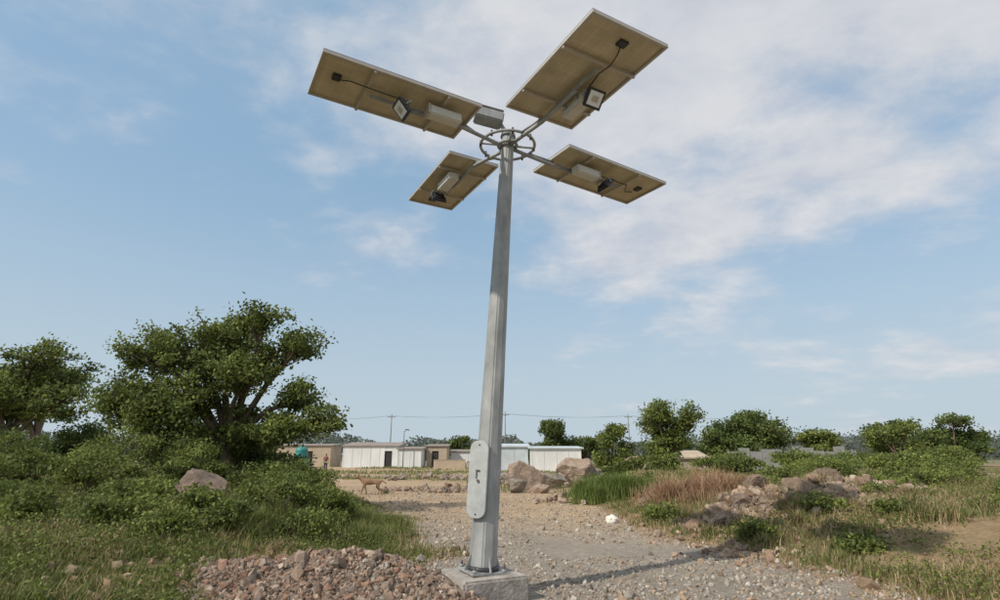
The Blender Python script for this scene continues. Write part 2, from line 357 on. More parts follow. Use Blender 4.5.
def plant(name,base,lobes,clumps,lpc,leaf,sig,cols,trunk=.12,stems=1,lightcols=None):
    """lobes: (cx,cy,cz,rx,ry,rz) world; limbs run from trunk to lobes, twigs to leaf clumps"""
    e=empty(name,base); base=Vector(base); Vw=[];Fw=[]
    def addtube(p,r,n=6):
        V,F=tube_geo(p,r,n); o=len(Vw); Vw.extend(V); Fw.extend([tuple(i+o for i in f) for f in F])
    LV=[];LF=[];LC=[];o=0
    cz=sum(l[2] for l in lobes)/len(lobes)
    fork=base+Vector((0,0,(cz-base.z)*.35))
    if stems==1:
        addtube([base-Vector((0,0,.2)),base+(fork-base)*.5+Vector((random.uniform(-.1,.1),0,0)),fork],[trunk*1.3,trunk,trunk*.85],10)
    for l in lobes:
        c=Vector(l[:3]); st=fork if stems==1 else base+Vector((random.uniform(-.1,.1),random.uniform(-.1,.1),-.05))
        mid=st.lerp(c,.5)+Vector((random.uniform(-.2,.2),random.uniform(-.2,.2),.12))*(c-st).length*.5
        tr=trunk*.6 if stems==1 else trunk*.4
        addtube([st,st.lerp(mid,.5)+Vector((0,0,.03)),mid,mid.lerp(c,.5),c],[tr,tr*.85,tr*.65,tr*.5,tr*.35],6)
        frac=(l[3]*l[4]*l[5])**.67/sum((q[3]*q[4]*q[5])**.67 for q in lobes)
        nc=max(3,int(clumps*frac))
        d=rng.normal(size=(nc,3)); d/=np.linalg.norm(d,axis=1)[:,None]
        rr=rng.uniform(.25,1.0,nc)**.55*rng.uniform(.75,1.25,nc)
        cc=np.array(l[:3])+d*rr[:,None]*np.array(l[3:6])
        for i in range(nc):
            cp=Vector(cc[i]); s0=mid.lerp(c,random.uniform(.2,1))
            m2=s0.lerp(cp,.55)+Vector((0,0,-.06*(cp-s0).length+random.uniform(-.05,.05)))
            addtube([s0,m2,cp],[tr*.28,tr*.18,tr*.06],4)
            k=int(lpc*random.uniform(.4,1.6)); sg=sig*random.uniform(.5,1.3)
            t=rng.uniform(0.4,1.1,k)[:,None]
            pts=np.array(m2)*(1-t)+np.array(cp)*t+np.clip(rng.normal(size=(k,3)),-1.7,1.7)*np.array([sg,sg,sg*.6])
            use=lightcols if (lightcols and random.random()<.5) else cols
            vv=random.uniform(.7,1.3)
            V,F,Cc=leaves(pts,leaf,[tuple(q*vv for q in c3) for c3 in use])
            LV.append(V);LF.append(F+o);LC.append(Cc);o+=len(V)
    ob=build('leaves',np.concatenate(LV),np.concatenate(LF),np.concatenate(LC),M_leaf); part(ob,e)
    me=bpy.data.meshes.new('branches'); me.from_pydata([tuple(v) for v in Vw],[],Fw); me.update(); me.materials.append(M_bark)
    for p in me.polygons: p.use_smooth=True
    part(link(bpy.data.objects.new('branches',me)),e)
    return e
gz=lambda x,y: float(H(x,y))
big=[(-8.3,16.3,5.2,1.1,1.1,.65),(-7.1,15.8,5.6,.6,.7,.42),(-5.9,16.0,4.85,.8,.9,.42),(-9.5,16.4,4.7,1.1,1.1,.7),
     (-7.3,15.6,3.95,1.1,1.0,.55),(-5.0,15.8,2.6,.66,.7,.40),(-5.9,16.2,3.35,.7,.8,.40),(-9.2,15.8,3.3,1.3,1.2,.8),(-7.3,16.6,2.4,1.3,1.0,.7),
     (-10.8,16.5,4.7,1.1,1.0,.7),(-11.1,16.4,3.2,1.2,1.0,.8),(-6.6,15.9,4.55,.7,.7,.35),(-8.3,16.0,4.2,1.1,.9,.5),(-9.6,16.0,2.2,1.3,1.0,.8),(-6.2,15.5,2.3,.8,.7,.4)]
plant('acacia_tree',(-8.1,16.6,gz(-8.1,16.6)),big,560,90,.12,.19,G_MID,.2,1,lightcols=G_LIGHT)
def rtree(name,x,y,h,rx,nl,clumps,lpc,leaf,sig,cols,light=None,trunk=.2,low=.35,fz=.36):
    z0=gz(x,y); lobes=[]
    for i in range(nl):
        a=random.uniform(0,6.28); q=random.uniform(.15,.95)
        zz=z0+h*random.uniform(low+.1,.84); s=random.uniform(.26,.44)*(1-.3*(zz-z0)/h)
        q*=1-.35*((zz-z0)/h)
        lobes.append((x+rx*q*math.cos(a),y+rx*q*math.sin(a)*.8,zz,rx*s,rx*s,h*s*fz))
    lobes.append((x+random.uniform(-.3,.3)*rx,y,z0+h*.86,rx*.34,rx*.34,h*.11))
    return plant(name,(x,y,z0),lobes,clumps,lpc,leaf,sig,cols,trunk,1,lightcols=light)
rtree('acacia_tree',-19.5,22,5.6,3.6,10,260,65,.16,.26,G_MID,G_LIGHT,fz=.5)
rtree('acacia_tree',-25,30,6.0,4.0,9,220,60,.2,.32,G_MID,G_LIGHT,fz=.5)
rtree('neem_tree',12.1,40,5.2,3.3,14,260,60,.2,.26,G_LIGHT,G_MID,.14,.15,.55)
rtree('neem_tree',8.5,42,4.0,1.9,8,130,55,.2,.24,G_LIGHT,G_MID,.12,.05,.5)
rtree('neem_tree',9.0,90,7.4,4.0,13,260,60,.42,.5,G_DARK,G_MID,.3,.1,.6)
rtree('neem_tree',14,92,4.6,3.0,8,130,50,.4,.4,G_DARK,G_MID,.2,.1,.5)
rtree('banyan_tree',31.2,70,7.0,6.8,20,520,60,.36,.5,G_DARK,G_MID,.4,.05,.7)
rtree('neem_tree',38,66,4.4,3.6,9,180,50,.34,.4,G_MID,G_LIGHT,.2,.1,.5)
rtree('neem_tree',22,72,4.6,3.2,9,170,50,.34,.4,G_MID,G_DARK,.2,.1,.5)
rtree('neem_tree',48,66,5.6,5,11,240,55,.36,.5,G_DARK,G_MID,.3,.1,.6)
rtree('neem_tree',60,74,7,6,11,240,55,.4,.5,G_DARK,G_MID,.3,.1,.6)
rtree('neem_tree',-6.3,95,4.9,3.0,8,120,50,.4,.4,G_DARK,G_MID,.2,.1,.5)
rtree('neem_tree',27,38,3.4,2.4,7,130,55,.2,.26,G_MID,G_LIGHT,.14,.1,.5)
def shrub(name,x,y,w,h,clumps,lpc,leaf,sig,cols,light=None):
    z0=gz(x,y); lobes=[]
    for i in range(7):
        a=random.uniform(0,6.28); q=random.uniform(0,.75)
        s=random.uniform(.28,.5); lobes.append((x+w*q*math.cos(a),y+w*q*math.sin(a),z0+h*random.uniform(.3,.85),w*s,w*s,h*.24))
    return plant(name,(x,y,z0),lobes,clumps,lpc,leaf,sig,cols,.04,3,lightcols=light)
for (x,y,w,h) in [(-3.9,10.2,.85,.65),(-4.7,9.0,.7,.45),(-6.0,9.2,.8,.5),(-4.4,12.0,1.0,.85),(-6.8,11.9,1.1,1.05),(-7.9,10.8,1.1,1.15),(-3.4,12.4,.7,.6),
                  (-5.4,13.6,1.0,.95),(-7.2,13.9,1.2,1.2),(-9.4,12.8,1.3,1.3),(-5.0,15.4,.8,.8),(-9.0,9.2,1.2,1.0),(-11,11,1.4,1.2),(-12.5,13.8,1.6,1.4),(-4.0,8.5,.5,.4),(-6.7,8.1,.8,.6),(-5.3,7.9,.6,.45),(-8.2,7.6,.8,.7),(-3.0,10.7,.5,.45),(-10.5,8.8,1.0,.8),(-3.2,9.3,.45,.35),(-4.3,7.6,.4,.3)]:
    shrub('wild_shrub',x,y,w,h,int(44*w*w+18),62,.07,.105,G_MID,G_LIGHT)
for (x,y,w,h) in [(-7.6,17.5,1.2,1.4),(-9.0,18.0,1.8,2.0),(-9.2,20.5,1.6,1.7),(-11.2,19.5,2,2.0),(-10,22.5,1.2,.9),(-12.5,22.5,2,1.8),(-13,27,2,1.6),(-15.5,16,2,1.8),(-18,24,2.5,2.0),(-14,11,1.4,1.2),(-6.3,16.6,.9,1.0)]:
    shrub('wild_shrub',x,y,w,h,int(24*w*w+26),60,.12,.19,G_MID,G_DARK)
for (x,y,w,h) in [(4.0,21.5,.8,.7),(5.2,20.5,.9,.7),(6.8,19.0,1.0,.65),(7.5,16.2,.9,.5),(8.9,18.3,1.2,.65),(8.6,13.6,.6,.35),(10.5,16,1.1,.6),(11.5,20,1.4,.8),(12.5,17,1.3,.7),(13.8,14,1.0,.6),(11.6,12.6,.9,.5),(15,19,1.6,1.0),(3.9,13.6,.5,.35),(4.6,10.6,.4,.25),(6.2,11.0,.5,.28),(7.3,10.4,.5,.28),(5.6,9.2,.4,.22),(9.2,10.6,.6,.35)]:
    shrub('wild_shrub',x,y,w,h,int(30*w*w+14),50,.075,.12,G_LIGHT,G_MID)
for (x,y,w,h) in [(6.6,30,1.4,1.0),(9,31,1.6,.9),(13,33,1.8,1.1),(16.5,31,2,1.2),(20,33,2.0,1.2),(11,27,1.4,.8),(15,26,1.6,.9),(24,30,2.2,1.3),(19,26,1.8,1.0)]:
    shrub('wild_shrub',x,y,w,h,int(18*w*w+20),55,.14,.2,G_LIGHT,G_MID)
n=90000; xx=rng.uniform(-330,330,n); yy=rng.uniform(170,230,n)
top=2.5+6.5*fbm(xx*.045,yy*0+3,66)**1.4*1.4+3*vnoise(xx*.22,yy*0,67)**2
zz=H(xx,yy)+top*rng.uniform(0,1,n)**.8
V,F,Cc=leaves(np.stack([xx,yy,zz],1),1.2,[(.15,.175,.145),(.17,.195,.16),(.13,.155,.13)],var=.2)  # pale greyed leaf colours carry the distance haze, painted in
build('distant_tree_line',V,F,Cc,M_leaf)

# ------------------------------------------------------------ street lamp
lamp=empty('solar_street_lamp',(-.21,7.06,0))
PB=Vector((-.21,7.06,.26)); PT=Vector((.12,7.06,6.15)); ax=(PT-PB).normalized()
def onpole(z): return PB+(PT-PB)*((z-PB.z)/(PT.z-PB.z))
rb,rt=.175,.096
prad=lambda z: rb+(rt-rb)*(z-PB.z)/(PT.z-PB.z)
box('concrete_plinth',(.82,.82,.62),(-.21,7.06,-.05),M_conc,lamp,rot=(0,0,R(27)),bev=.025)
pole=tube('pole_shaft',[onpole(.28),onpole(2.2),onpole(4.2),onpole(6.15)],[prad(.28),prad(2.2),prad(4.2),prad(6.15)],M_galv,lamp,n=8,smooth=False)
bm=bmesh.new(); bm.from_mesh(pole.data); bmesh.ops.bevel(bm,geom=[e for e in bm.edges if e.is_manifold and e.calc_face_angle(0)>.5],offset=.016,segments=3,affect='EDGES'); bm.to_mesh(pole.data); bm.free()
for p in pole.data.polygons: p.use_smooth=False
q=Vector((0,0,1)).rotation_difference(ax).to_matrix().to_4x4()
PM=Matrix.Translation(PB)@q
box('base_plate',(.46,.46,.03),(0,0,.02),M_galv,lamp,rot=(0,0,R(27)),M=PM,bev=.005)
tube('base_collar',[PM@Vector((0,0,.03)),PM@Vector((0,0,.08))],[.20,.188],M_black,lamp,n=20)
for i in range(4):
    a=R(27+45+90*i); p=Vector((math.cos(a)*.27,math.sin(a)*.27,0))
    tube('anchor_bolt',[PM@(p+Vector((0,0,-.02))),PM@(p+Vector((0,0,.1)))],.014,M_black,lamp,n=8)
    tube('anchor_nut',[PM@(p+Vector((0,0,.036))),PM@(p+Vector((0,0,.062)))],.027,M_galv,lamp,n=6)
    a=R(27+90*i); d=Vector((math.cos(a),math.sin(a),0))
    bmv=[d*.165+Vector((0,0,.036)),d*.24+Vector((0,0,.036)),d*.165+Vector((0,0,.2))]; t=Vector((-d.y,d.x,0))*.005
    me=bpy.data.meshes.new('stiffener'); vs=[PM@(v+t) for v in bmv]+[PM@(v-t) for v in bmv]
    me.from_pydata([tuple(v) for v in vs],[],[(0,1,2),(5,4,3),(0,3,4,1),(1,4,5,2),(2,5,3,0)]); me.materials.append(M_galv)
    part(link(bpy.data.objects.new('stiffener',me)),lamp)
fa=math.atan2(-1,-.42); fd=Vector((math.cos(fa),math.sin(fa),0))
def cover(name,zc,w,h,depth,off,mat):
    """prism of rounded outline; off = distance of its back from the pole axis"""
    pr=[]; rr=w*.42
    for cx,cz,a0 in [(w/2-rr,h/2-rr,0),(-w/2+rr,h/2-rr,90),(-w/2+rr,-h/2+rr,180),(w/2-rr,-h/2+rr,270)]:
        for k in range(7):
            a=R(a0+15*k); pr.append((cx+rr*math.cos(a),cz+rr*math.sin(a)))
    m_=len(pr); V=[]
    for (s,dp) in ((1,0),(1,-depth+.006),((w-.012)/w,-depth)):
        V+=[(p[0]*s,dp,p[1]*(1 if s==1 else (h-.012)/h)) for p in pr]
    F=[tuple(range(m_))[::-1] , tuple(range(2*m_,3*m_))]
    for l_ in range(2):
        for k in range(m_): F.append((l_*m_+k,l_*m_+(k+1)%m_,(l_+1)*m_+(k+1)%m_,(l_+1)*m_+k))
    me=bpy.data.meshes.new(name); me.from_pydata(V,[],F); me.update()
    bm=bmesh.new(); bm.from_mesh(me); bmesh.ops.recalc_face_normals(bm,faces=bm.faces); bm.to_mesh(me); bm.free()
    me.materials.append(mat); ob=link(bpy.data.objects.new(name,me)); c=onpole(zc)+fd*off+Vector((-.052,0,0))
    ob.matrix_basis=Matrix.Translation(c)@q@Matrix.Rotation(fa+math.pi/2,4,'Z'); part(ob,lamp); return ob
cv=cover('inspection_cover_frame',1.32,.225,.86,.10,.06,M_galv)
cv2=cover('inspection_cover',1.32,.25,.90,.022,.162,M_galv2)
CM=cv2.matrix_basis.copy()
box('cover_latch',(.016,.02,.08),(-.02,-.032,.05),M_galv,lamp,M=CM,bev=.004)
box('cover_latch',(.055,.016,.014),(.0,-.033,.10),M_wood,lamp,M=CM,bev=.004)
tube('cover_lock',[CM@Vector((.01,-.02,-.02)),CM@Vector((.01,-.040,-.02))],.017,M_wood,lamp)
for zz in (.40,-.40): tube('cover_screw',[CM@Vector((0,-.02,zz)),CM@Vector((0,-.03,zz))],.010,M_black,lamp,n=6)
hub=onpole(6.0); RZ=6.0
def ring(name,r,z,tr,mat,n=48):
    V=[];F=[];m_=8
    for i in range(n):
        a=2*math.pi*i/n
        for k in range(m_):
            b_=2*math.pi*k/m_; rr=r+tr*math.cos(b_); V.append((hub.x+rr*math.cos(a),hub.y+rr*math.sin(a),z+tr*math.sin(b_)))
    for i in range(n):
        for k in range(m_): F.append((i*m_+k,((i+1)%n)*m_+k,((i+1)%n)*m_+(k+1)%m_,i*m_+(k+1)%m_))
    ob=build(name,V,F,None,mat,True); part(ob,lamp)
ring('head_ring',.40,RZ,.022,M_galv); ring('head_collar',.135,RZ,.025,M_galv)
tube('pole_cap',[onpole(6.14),onpole(6.19)],[.115,.105],M_galv,lamp,n=16)
for k in range(8):
    a=R(10+45*k); p=hub+Vector((math.cos(a)*.4,math.sin(a)*.4,0)); tube('ring_bolt',[p+Vector((0,0,-.045)),p+Vector((0,0,.045))],.016,M_black,lamp,n=6)
    if k%2==0: tube('ring_spoke',[hub+Vector((math.cos(a)*.08,math.sin(a)*.08,0)),p],.016,M_galv,lamp)
box('controller_box',(.42,.26,.17),(-.17,6.98,6.42),M_galv,lamp,rot=(0,R(8),R(14)),bev=.02)
box('controller_lid',(.44,.28,.02),(-.183,6.98,6.518),M_galv,lamp,rot=(0,R(8),R(14)),bev=.006)
tube('controller_bracket',[onpole(6.17),(.0,7.03,6.36)],.03,M_galv,lamp)
def panel(cx,cy,ang,Lh,Wd,tilt,side,zc=6.05,lampx=.0,boxx=-.25,roll=0):
    Mx=Matrix.Translation((cx,cy,zc))@Euler((R(roll),R(tilt),R(ang)),'XYZ').to_matrix().to_4x4()
    def bx(name,size,loc,mat,rot=(0,0,0),bev=.004): return box(name,size,loc,mat,lamp,rot=rot,bev=bev,M=Mx)
    t=.035
    bx('panel_frame_side',(Lh,t,.045),(0,Wd/2-t/2,0),M_alu); bx('panel_frame_side',(Lh,t,.045),(0,-Wd/2+t/2,0),M_alu)
    bx('panel_frame_end',(t,Wd-2*t-.002,.045),(Lh/2-t/2,0,0),M_alu); bx('panel_frame_end',(t,Wd-2*t-.002,.045),(-Lh/2+t/2,0,0),M_alu)
    bx('panel_backsheet',(Lh-2*t-.002,Wd-2*t-.002,.006),(0,0,.012),M_back,bev=0)
    bx('panel_glass',(Lh-.01,Wd-.01,.006),(0,0,.0275),M_cell,bev=0)
    for rx in (-.27*Lh,.2*Lh): bx('cross_rail',(.035,Wd-.02,.03),(rx,0,-.0395),M_alu)
    bx('centre_rail',(Lh*.62,.04,.04),(-.14*Lh,0,-.077),M_galv)
    bx('junction_box',(.10,.12,.03),(Lh*.38,.05*side,-.008),M_black)
    tube('panel_cable',[Mx@Vector(p) for p in [(Lh*.36,.05,-.03),(Lh*.3,.10,-.035),(Lh*.22,.12*side,-.06),(Lh*.12,.10*side,-.05),(lampx+.1,.14*side,-.09)]],.008,M_black,lamp,n=6)
    bx('battery_box',(.46,.17,.13),(boxx,.17*side,-.15),M_white,bev=.015)
    bx('battery_box_cap',(.03,.18,.14),(boxx+.235,.17*side,-.15),M_alu)
    bx('box_strap',(.03,.04,.10),(boxx-.12,.06*side,-.10),M_galv); bx('box_strap',(.03,.04,.10),(boxx+.12,.06*side,-.10),M_galv)
    FM=Mx@Matrix.Translation((lampx+.22,.17*side,-.24))@Euler((0,R(-48),0)).to_matrix().to_4x4()
    def fb(name,size,loc,mat,bev=.006): return box(name,size,loc,mat,lamp,M=FM,bev=bev)
    fb('flood_light_housing',(.22,.24,.045),(0,0,0),M_black,.01)
    fb('flood_light_rim',(.235,.255,.018),(0,0,-.022),M_black)
    fb('flood_light_lens',(.17,.19,.006),(0,0,-.034),M_glass,0)
    fb('flood_light_led',(.07,.09,.004),(0,0,-.040),M_alu,0)
    for i in range(5): fb('heat_sink_fin',(.19,.008,.03),(0,-.08+.04*i,.037),M_black,.001)
    tube('flood_light_bracket',[FM@Vector((0,-.135,0)),FM@Vector((0,-.135,.09)),FM@Vector((0,.135,.09)),FM@Vector((0,.135,0))],.009,M_galv,lamp,n=6,smooth=False)
    tube('flood_light_mount',[FM@Vector((0,0,.09)),Mx@Vector((lampx+.16,.05*side,-.08))],.014,M_galv,lamp,n=6)
    d=Vector((math.cos(R(ang)),math.sin(R(ang)),0))
    inner=Mx@Vector((-Lh/2+.06,0,-.1)); mid=Mx@Vector((-.1,0,-.105))
    h0=hub+Vector((d.x,d.y,0))*.09+Vector((0,0,-.03))
    tube('panel_arm',[h0,h0.lerp(inner,.5),inner,mid],.028,M_galv,lamp)
    tube('arm_brace',[hub+Vector((d.x,d.y,0))*.4,inner+Vector((0,0,.06))],.016,M_galv,lamp)
panel(-1.348,6.04,210,2.06,.88,0,1,lampx=-.25,boxx=-.6)
panel(.992,5.634,-61,1.84,1.08,0,1,lampx=-.2,boxx=-.3)
panel(-.841,8.32,119,1.83,.86,0,1,lampx=-.1,boxx=-.3)
panel(1.687,8.10,33,2.14,.92,0,-1,lampx=-.3,boxx=-.5)

# ------------------------------------------------------------ sheds, walls
def shed(name,x0,x1,y,h,depth,mat,roofm,door_gap=None,roofover=.25,bands=True,slope=.25,z0=0.0):
    w=x1-x0; cx=(x0+x1)/2; e=empty(name,(cx,y,z0)); H0=h+.4
    def b(nm,s,l,m,bev=.01): return box(nm,s,l,m,e,bev=bev)
    t=.12
    segs=[(x0,x1)]
    if door_gap: segs=[(x0,door_gap[0]),(door_gap[1],x1)]
    for s0,s1 in segs:
        if s1-s0>.05: b('front_wall',(s1-s0,t,H0),((s0+s1)/2,y,z0+H0/2-.4),mat)
    if door_gap:
        b('door_lintel',(door_gap[1]-door_gap[0]-.004,t*.9,h-2.1),((door_gap[0]+door_gap[1])/2,y+.003,z0+2.1+(h-2.1)/2),mat)
        b('door_gap',(door_gap[1]-door_gap[0]-.1,.05,2.08),((door_gap[0]+door_gap[1])/2,y+.1,z0+1.04),M_dark)  # near-black sheet paints the shade inside the open doorway
    b('back_wall',(w,t,H0),(cx,y+depth,z0+H0/2-.4),mat)
    b('side_wall',(t,depth-t-.01,H0),(x0+t/2,y+depth/2,z0+H0/2-.4),mat); b('side_wall',(t,depth-t-.01,H0),(x1-t/2,y+depth/2,z0+H0/2-.4),mat)
    box('roof',(w+2*roofover,depth+2*roofover,.12),(cx,y+depth/2,z0+h+.07+slope/2),roofm,e,rot=(math.atan2(slope,depth),0,0))
    if bands:
        k=int(w/1.1)
        for i in range(k+1):
            px=x0+.06+i*(w-.12)/max(1,k)
            if door_gap and door_gap[0]-.05<px<door_gap[1]+.05: continue
            b('sheet_seam',(.06,.03,h-.1),(px,y-t/2-.016,z0+h/2-.03),mat,.004)
    return e
shed('tin_shed',-21.0,-13.6,75,2.7,5,M_shed,M_roof,door_gap=(-15.4,-14.4),slope=.5)
shed('tin_shed',-13.2,-10.2,73,2.3,4,M_shed,M_roof)
shed('brick_hut',-9.9,-7.2,76,2.7,4,M_tan,M_roof,door_gap=(-9.2,-8.3),bands=False)
shed('tin_shed',-7.0,-3.3,80,2.0,4,M_shed,M_roof)
shed('tin_shed',-3.0,-.6,82,2.5,4,M_shedb,M_roof)
shed('tin_shed',.0,3.0,60,2.4,4,M_shedb,M_shedb,slope=.3)
shed('tin_shed',3.2,8.4,58,2.2,4,M_shed,M_shedb,slope=.2)
shed('tin_shed',-31.5,-23.5,78,2.8,5,M_tan,M_roof,door_gap=(-27,-26),bands=False)
shed('tin_shed',-44,-35,76,2.6,5,M_shed,M_roof)
shed('farm_hut',14.2,16.6,45,1.3,2.6,M_tan,M_tan,bands=False,slope=.5)
e=empty('tin_fence',(26,48,0)); px=19.5; i=0
while px<30:
    w_=random.uniform(.85,1.0); hh=random.uniform(1.75,2.25)
    box('fence_sheet',(w_,.04,hh+.4),(px+w_/2,48+.03*(i%2),hh/2-.1),M_tin,e,rot=(0,R(random.uniform(-2,2)),0),bev=.005)
    if i%3==0: box('fence_post',(.09,.09,hh+.7),(px,48.12,hh/2),M_wood,e)
    px+=w_+.01; i+=1
e=empty('low_wall',(-2,68,0))
for a,b_,h in [(-8,-4.2,1.0),(-4.0,-1.2,.8)]:
    box('wall_segment',(b_-a,.22,h+.4),((a+b_)/2,68,h/2-.2),M_tan,e); box('wall_coping',(b_-a+.06,.3,.07),((a+b_)/2,68,h+.037),M_conc,e)
ups=[(-45,118),(-22,112),(1.0,106),(26,112),(50,118)]
tops=[]
for (x,y) in ups:
    e=empty('utility_pole',(x,y,0)); tube('mast',[(x,y,-.3),(x,y,9.6)],[.13,.08],M_mast,e,n=8)
    box('cross_arm',(1.6,.1,.1),(x,y-.12,9.0),M_wood,e)
    for o in (-.7,0,.7): tube('insulator',[(x+o,y-.12,9.06),(x+o,y-.12,9.26)],.05,M_white,e,n=8)
    tops.append((x,y))
e=empty('power_line',(0,110,9.2))
for a,b_ in zip(tops[:-1],tops[1:]):
    for o in (-.7,0,.7):
        pts=[(a[0]+(b_[0]-a[0])*t+o,a[1]+(b_[1]-a[1])*t-.12,9.25-.5*4*t*(1-t)) for t in np.linspace(0,1,13)]
        tube('wire',pts,.011,M_black,e,n=4)
e=empty('yard_lamp_post',(-12.4,72,0)); tube('post',[(-12.4,72,-.2),(-12.4,72,4.6)],[.06,.045],M_wood,e,n=8)
tube('lamp_arm',[(-12.4,72,4.5),(-12.1,71.8,4.7)],.03,M_wood,e,n=6); box('lamp_head',(.5,.2,.12),(-11.95,71.7,4.72),M_black,e,rot=(0,R(8),0))
M_teal=pmat('teal_plastic',(.03,.22,.20),.5,0,.15,3)
TKx,TKy=-15.2,43; e=empty('water_tank',(TKx,TKy,0)); zt=gz(TKx,TKy)
pr=[(.0,.42),(.1,.46),(.4,.46),(.45,.44),(.5,.46),(.8,.46),(.85,.44),(.9,.46),(1.1,.46),(1.22,.36),(1.3,.18),(1.31,.16),(1.36,.16)]
tube('tank_body',[(TKx,TKy,zt+.9+a_) for a_,_ in pr],[r_ for _,r_ in pr],M_teal,e,n=24)
for dx,dy in [(-.35,-.35),(.35,-.35),(.35,.35),(-.35,.35)]: box('tank_stand_leg',(.1,.1,1.1),(TKx+dx,TKy+dy,zt+.3),M_wood,e)
box('tank_stand_top',(1.0,1.0,.06),(TKx,TKy,zt+.87),M_wood,e)
M_sack=pmat('white_sack',(.72,.70,.62),.8,0,.1,10,bump=.4,bscale=12)
TV,TF=ICO4; V=TV*np.array([.15,.12,.12]); V=V*(1+.8*(fbm(TV[:,0]*2.5+3,TV[:,1]*2.5+TV[:,2]*2,8)[:,None]-.5))
V[:,2]=np.maximum(V[:,2],-.07); k=TV[:,0]>.75; V[k]*=np.array([1.15,.6,.9])
ob=build('plastic_sack',V,TF,None,M_sack,True); ob.location=(2.72,14.1,gz(2.72,14.1)+.06)

# ------------------------------------------------------------ skinned figures
def skinned(name,verts,edges_,mat,root=0,sub=2,loc=(0,0,0),rotz=0,scale=1):
    me=bpy.data.meshes.new(name); me.from_pydata([Vector(v[:3])*scale for v in verts],edges_,[]); me.update()
    ob=link(bpy.data.objects.new(name,me)); ob.modifiers.new('skin','SKIN')
    sv=me.skin_vertices[0].data
    for i,v in enumerate(verts):
        r=v[3]; rx,ry=(r if isinstance(r,tuple) else (r,r)); sv[i].radius=(rx*scale,ry*scale); sv[i].use_root=(i==root)
    s=ob.modifiers.new('sub','SUBSURF'); s.levels=sub; s.render_levels=sub
    ob.modifiers['skin'].use_smooth_shade=True
    me.materials.append(mat); ob.location=loc; ob.rotation_euler=(0,0,rotz); return ob
M_fur=pmat('tan_fur',(.22,.125,.07),.85,0,.25,5,bump=.3,bscale=60,col2=(.31,.19,.115))
dv=[(.30,0,.52,(.10,.125)),(.10,0,.50,(.095,.11)),(-.12,0,.50,(.115,.14)),(-.30,0,.52,(.11,.15)),
    (-.42,0,.60,(.075,.09)),(-.52,0,.68,(.065,.07)),(-.60,0,.71,(.075,.075)),(-.70,0,.675,(.045,.045)),(-.79,0,.66,(.03,.03)),
    (.42,0,.55,.035),(.53,0,.50,.024),(.62,0,.40,.014),
    (-.30,.08,.40,.055),(-.37,.09,.25,.034),(-.40,.09,.12,.025),(-.42,.09,.03,.024),(-.46,.09,.02,.024),
    (-.28,-.08,.40,.055),(-.24,-.09,.25,.034),(-.20,-.09,.13,.025),(-.17,-.09,.03,.024),(-.21,-.09,.02,.024),
    (.27,.08,.42,.075),(.20,.09,.29,.048),(.33,.09,.17,.026),(.29,.09,.03,.024),(.25,.09,.02,.024),
    (.30,-.08,.42,.075),(.27,-.09,.29,.048),(.42,-.09,.18,.026),(.42,-.09,.03,.024),(.38,-.09,.02,.024)]
de=[(0,1),(1,2),(2,3),(3,4),(4,5),(5,6),(6,7),(7,8),(0,9),(9,10),(10,11),(3,12),(12,13),(13,14),(14,15),(15,16),(3,17),(17,18),(18,19),(19,20),(20,21),
    (0,22),(22,23),(23,24),(24,25),(25,26),(0,27),(27,28),(28,29),(29,30),(30,31)]
dx,dy=-5.45,24.2; dz=gz(dx,dy)
dog=empty('dog',(dx,dy,dz))
part(skinned('body',dv,de,M_fur,0,2,(dx,dy,dz),R(6)),dog)
for s in (-1,1):
    me=bpy.data.meshes.new('ear'); b0=Vector((-.57,s*.05,.76)); me.from_pydata([b0+Vector((-.03,0,0)),b0+Vector((.035,0,0)),b0+Vector((0,s*.03,.10)),b0+Vector((.01,-s*.03,.01))],[],[(0,1,2),(1,3,2),(3,0,2),(0,3,1)]); me.materials.append(M_fur)
    o=link(bpy.data.objects.new('ear',me)); o.location=(dx,dy,dz); o.rotation_euler=(0,0,R(6)); part(o,dog)
    o=build('eye',ICO2[0]*.011+np.array([-.65,s*.052,.715]),ICO2[1],None,M_black,True); o.location=(dx,dy,dz); o.rotation_euler=(0,0,R(6)); part(o,dog)
o=build('nose',ICO2[0]*.02+np.array([-.815,0,.668]),ICO2[1],None,M_black,True); o.location=(dx,dy,dz); o.rotation_euler=(0,0,R(6)); part(o,dog)
M_shirt=pmat('maroon_shirt',(.16,.05,.045),.8); M_trou=pmat('dark_trousers',(.04,.045,.06),.85); M_skin=pmat('skin',(.2,.11,.07),.6); M_hair=pmat('hair',(.015,.012,.01),.6)
fx,fy=-17.3,56; fz=gz(fx,fy); per=empty('person',(fx,fy,fz))
P=lambda nm,v,e_,m_,sub=2: part(skinned(nm,v,e_,m_,0,sub,(fx,fy,fz),R(160)),per)
P('trousers',[(0,0,.93,(.15,.11)),(.09,0,.82,.095),(.11,.04,.48,.065),(.12,-.04,.1,.05),(-.09,0,.82,.095),(-.10,-.03,.48,.065),(-.12,.06,.1,.05)],[(0,1),(1,2),(2,3),(0,4),(4,5),(5,6)],M_trou)
P('shirt',[(0,0,.92,(.16,.12)),(0,0,1.15,(.145,.11)),(0,0,1.36,(.17,.11)),(0,0,1.46,(.07,.07)),(.19,0,1.40,.062),(.24,.02,1.18,.05),(-.19,0,1.40,.062),(-.24,-.02,1.18,.05)],[(0,1),(1,2),(2,3),(2,4),(4,5),(2,6),(6,7)],M_shirt)
P('arm',[(.24,.02,1.2,.04),(.26,.0,1.12,.038),(.26,-.07,.90,.028),(.26,-.09,.82,(.02,.035))],[(0,1),(1,2),(2,3)],M_skin)
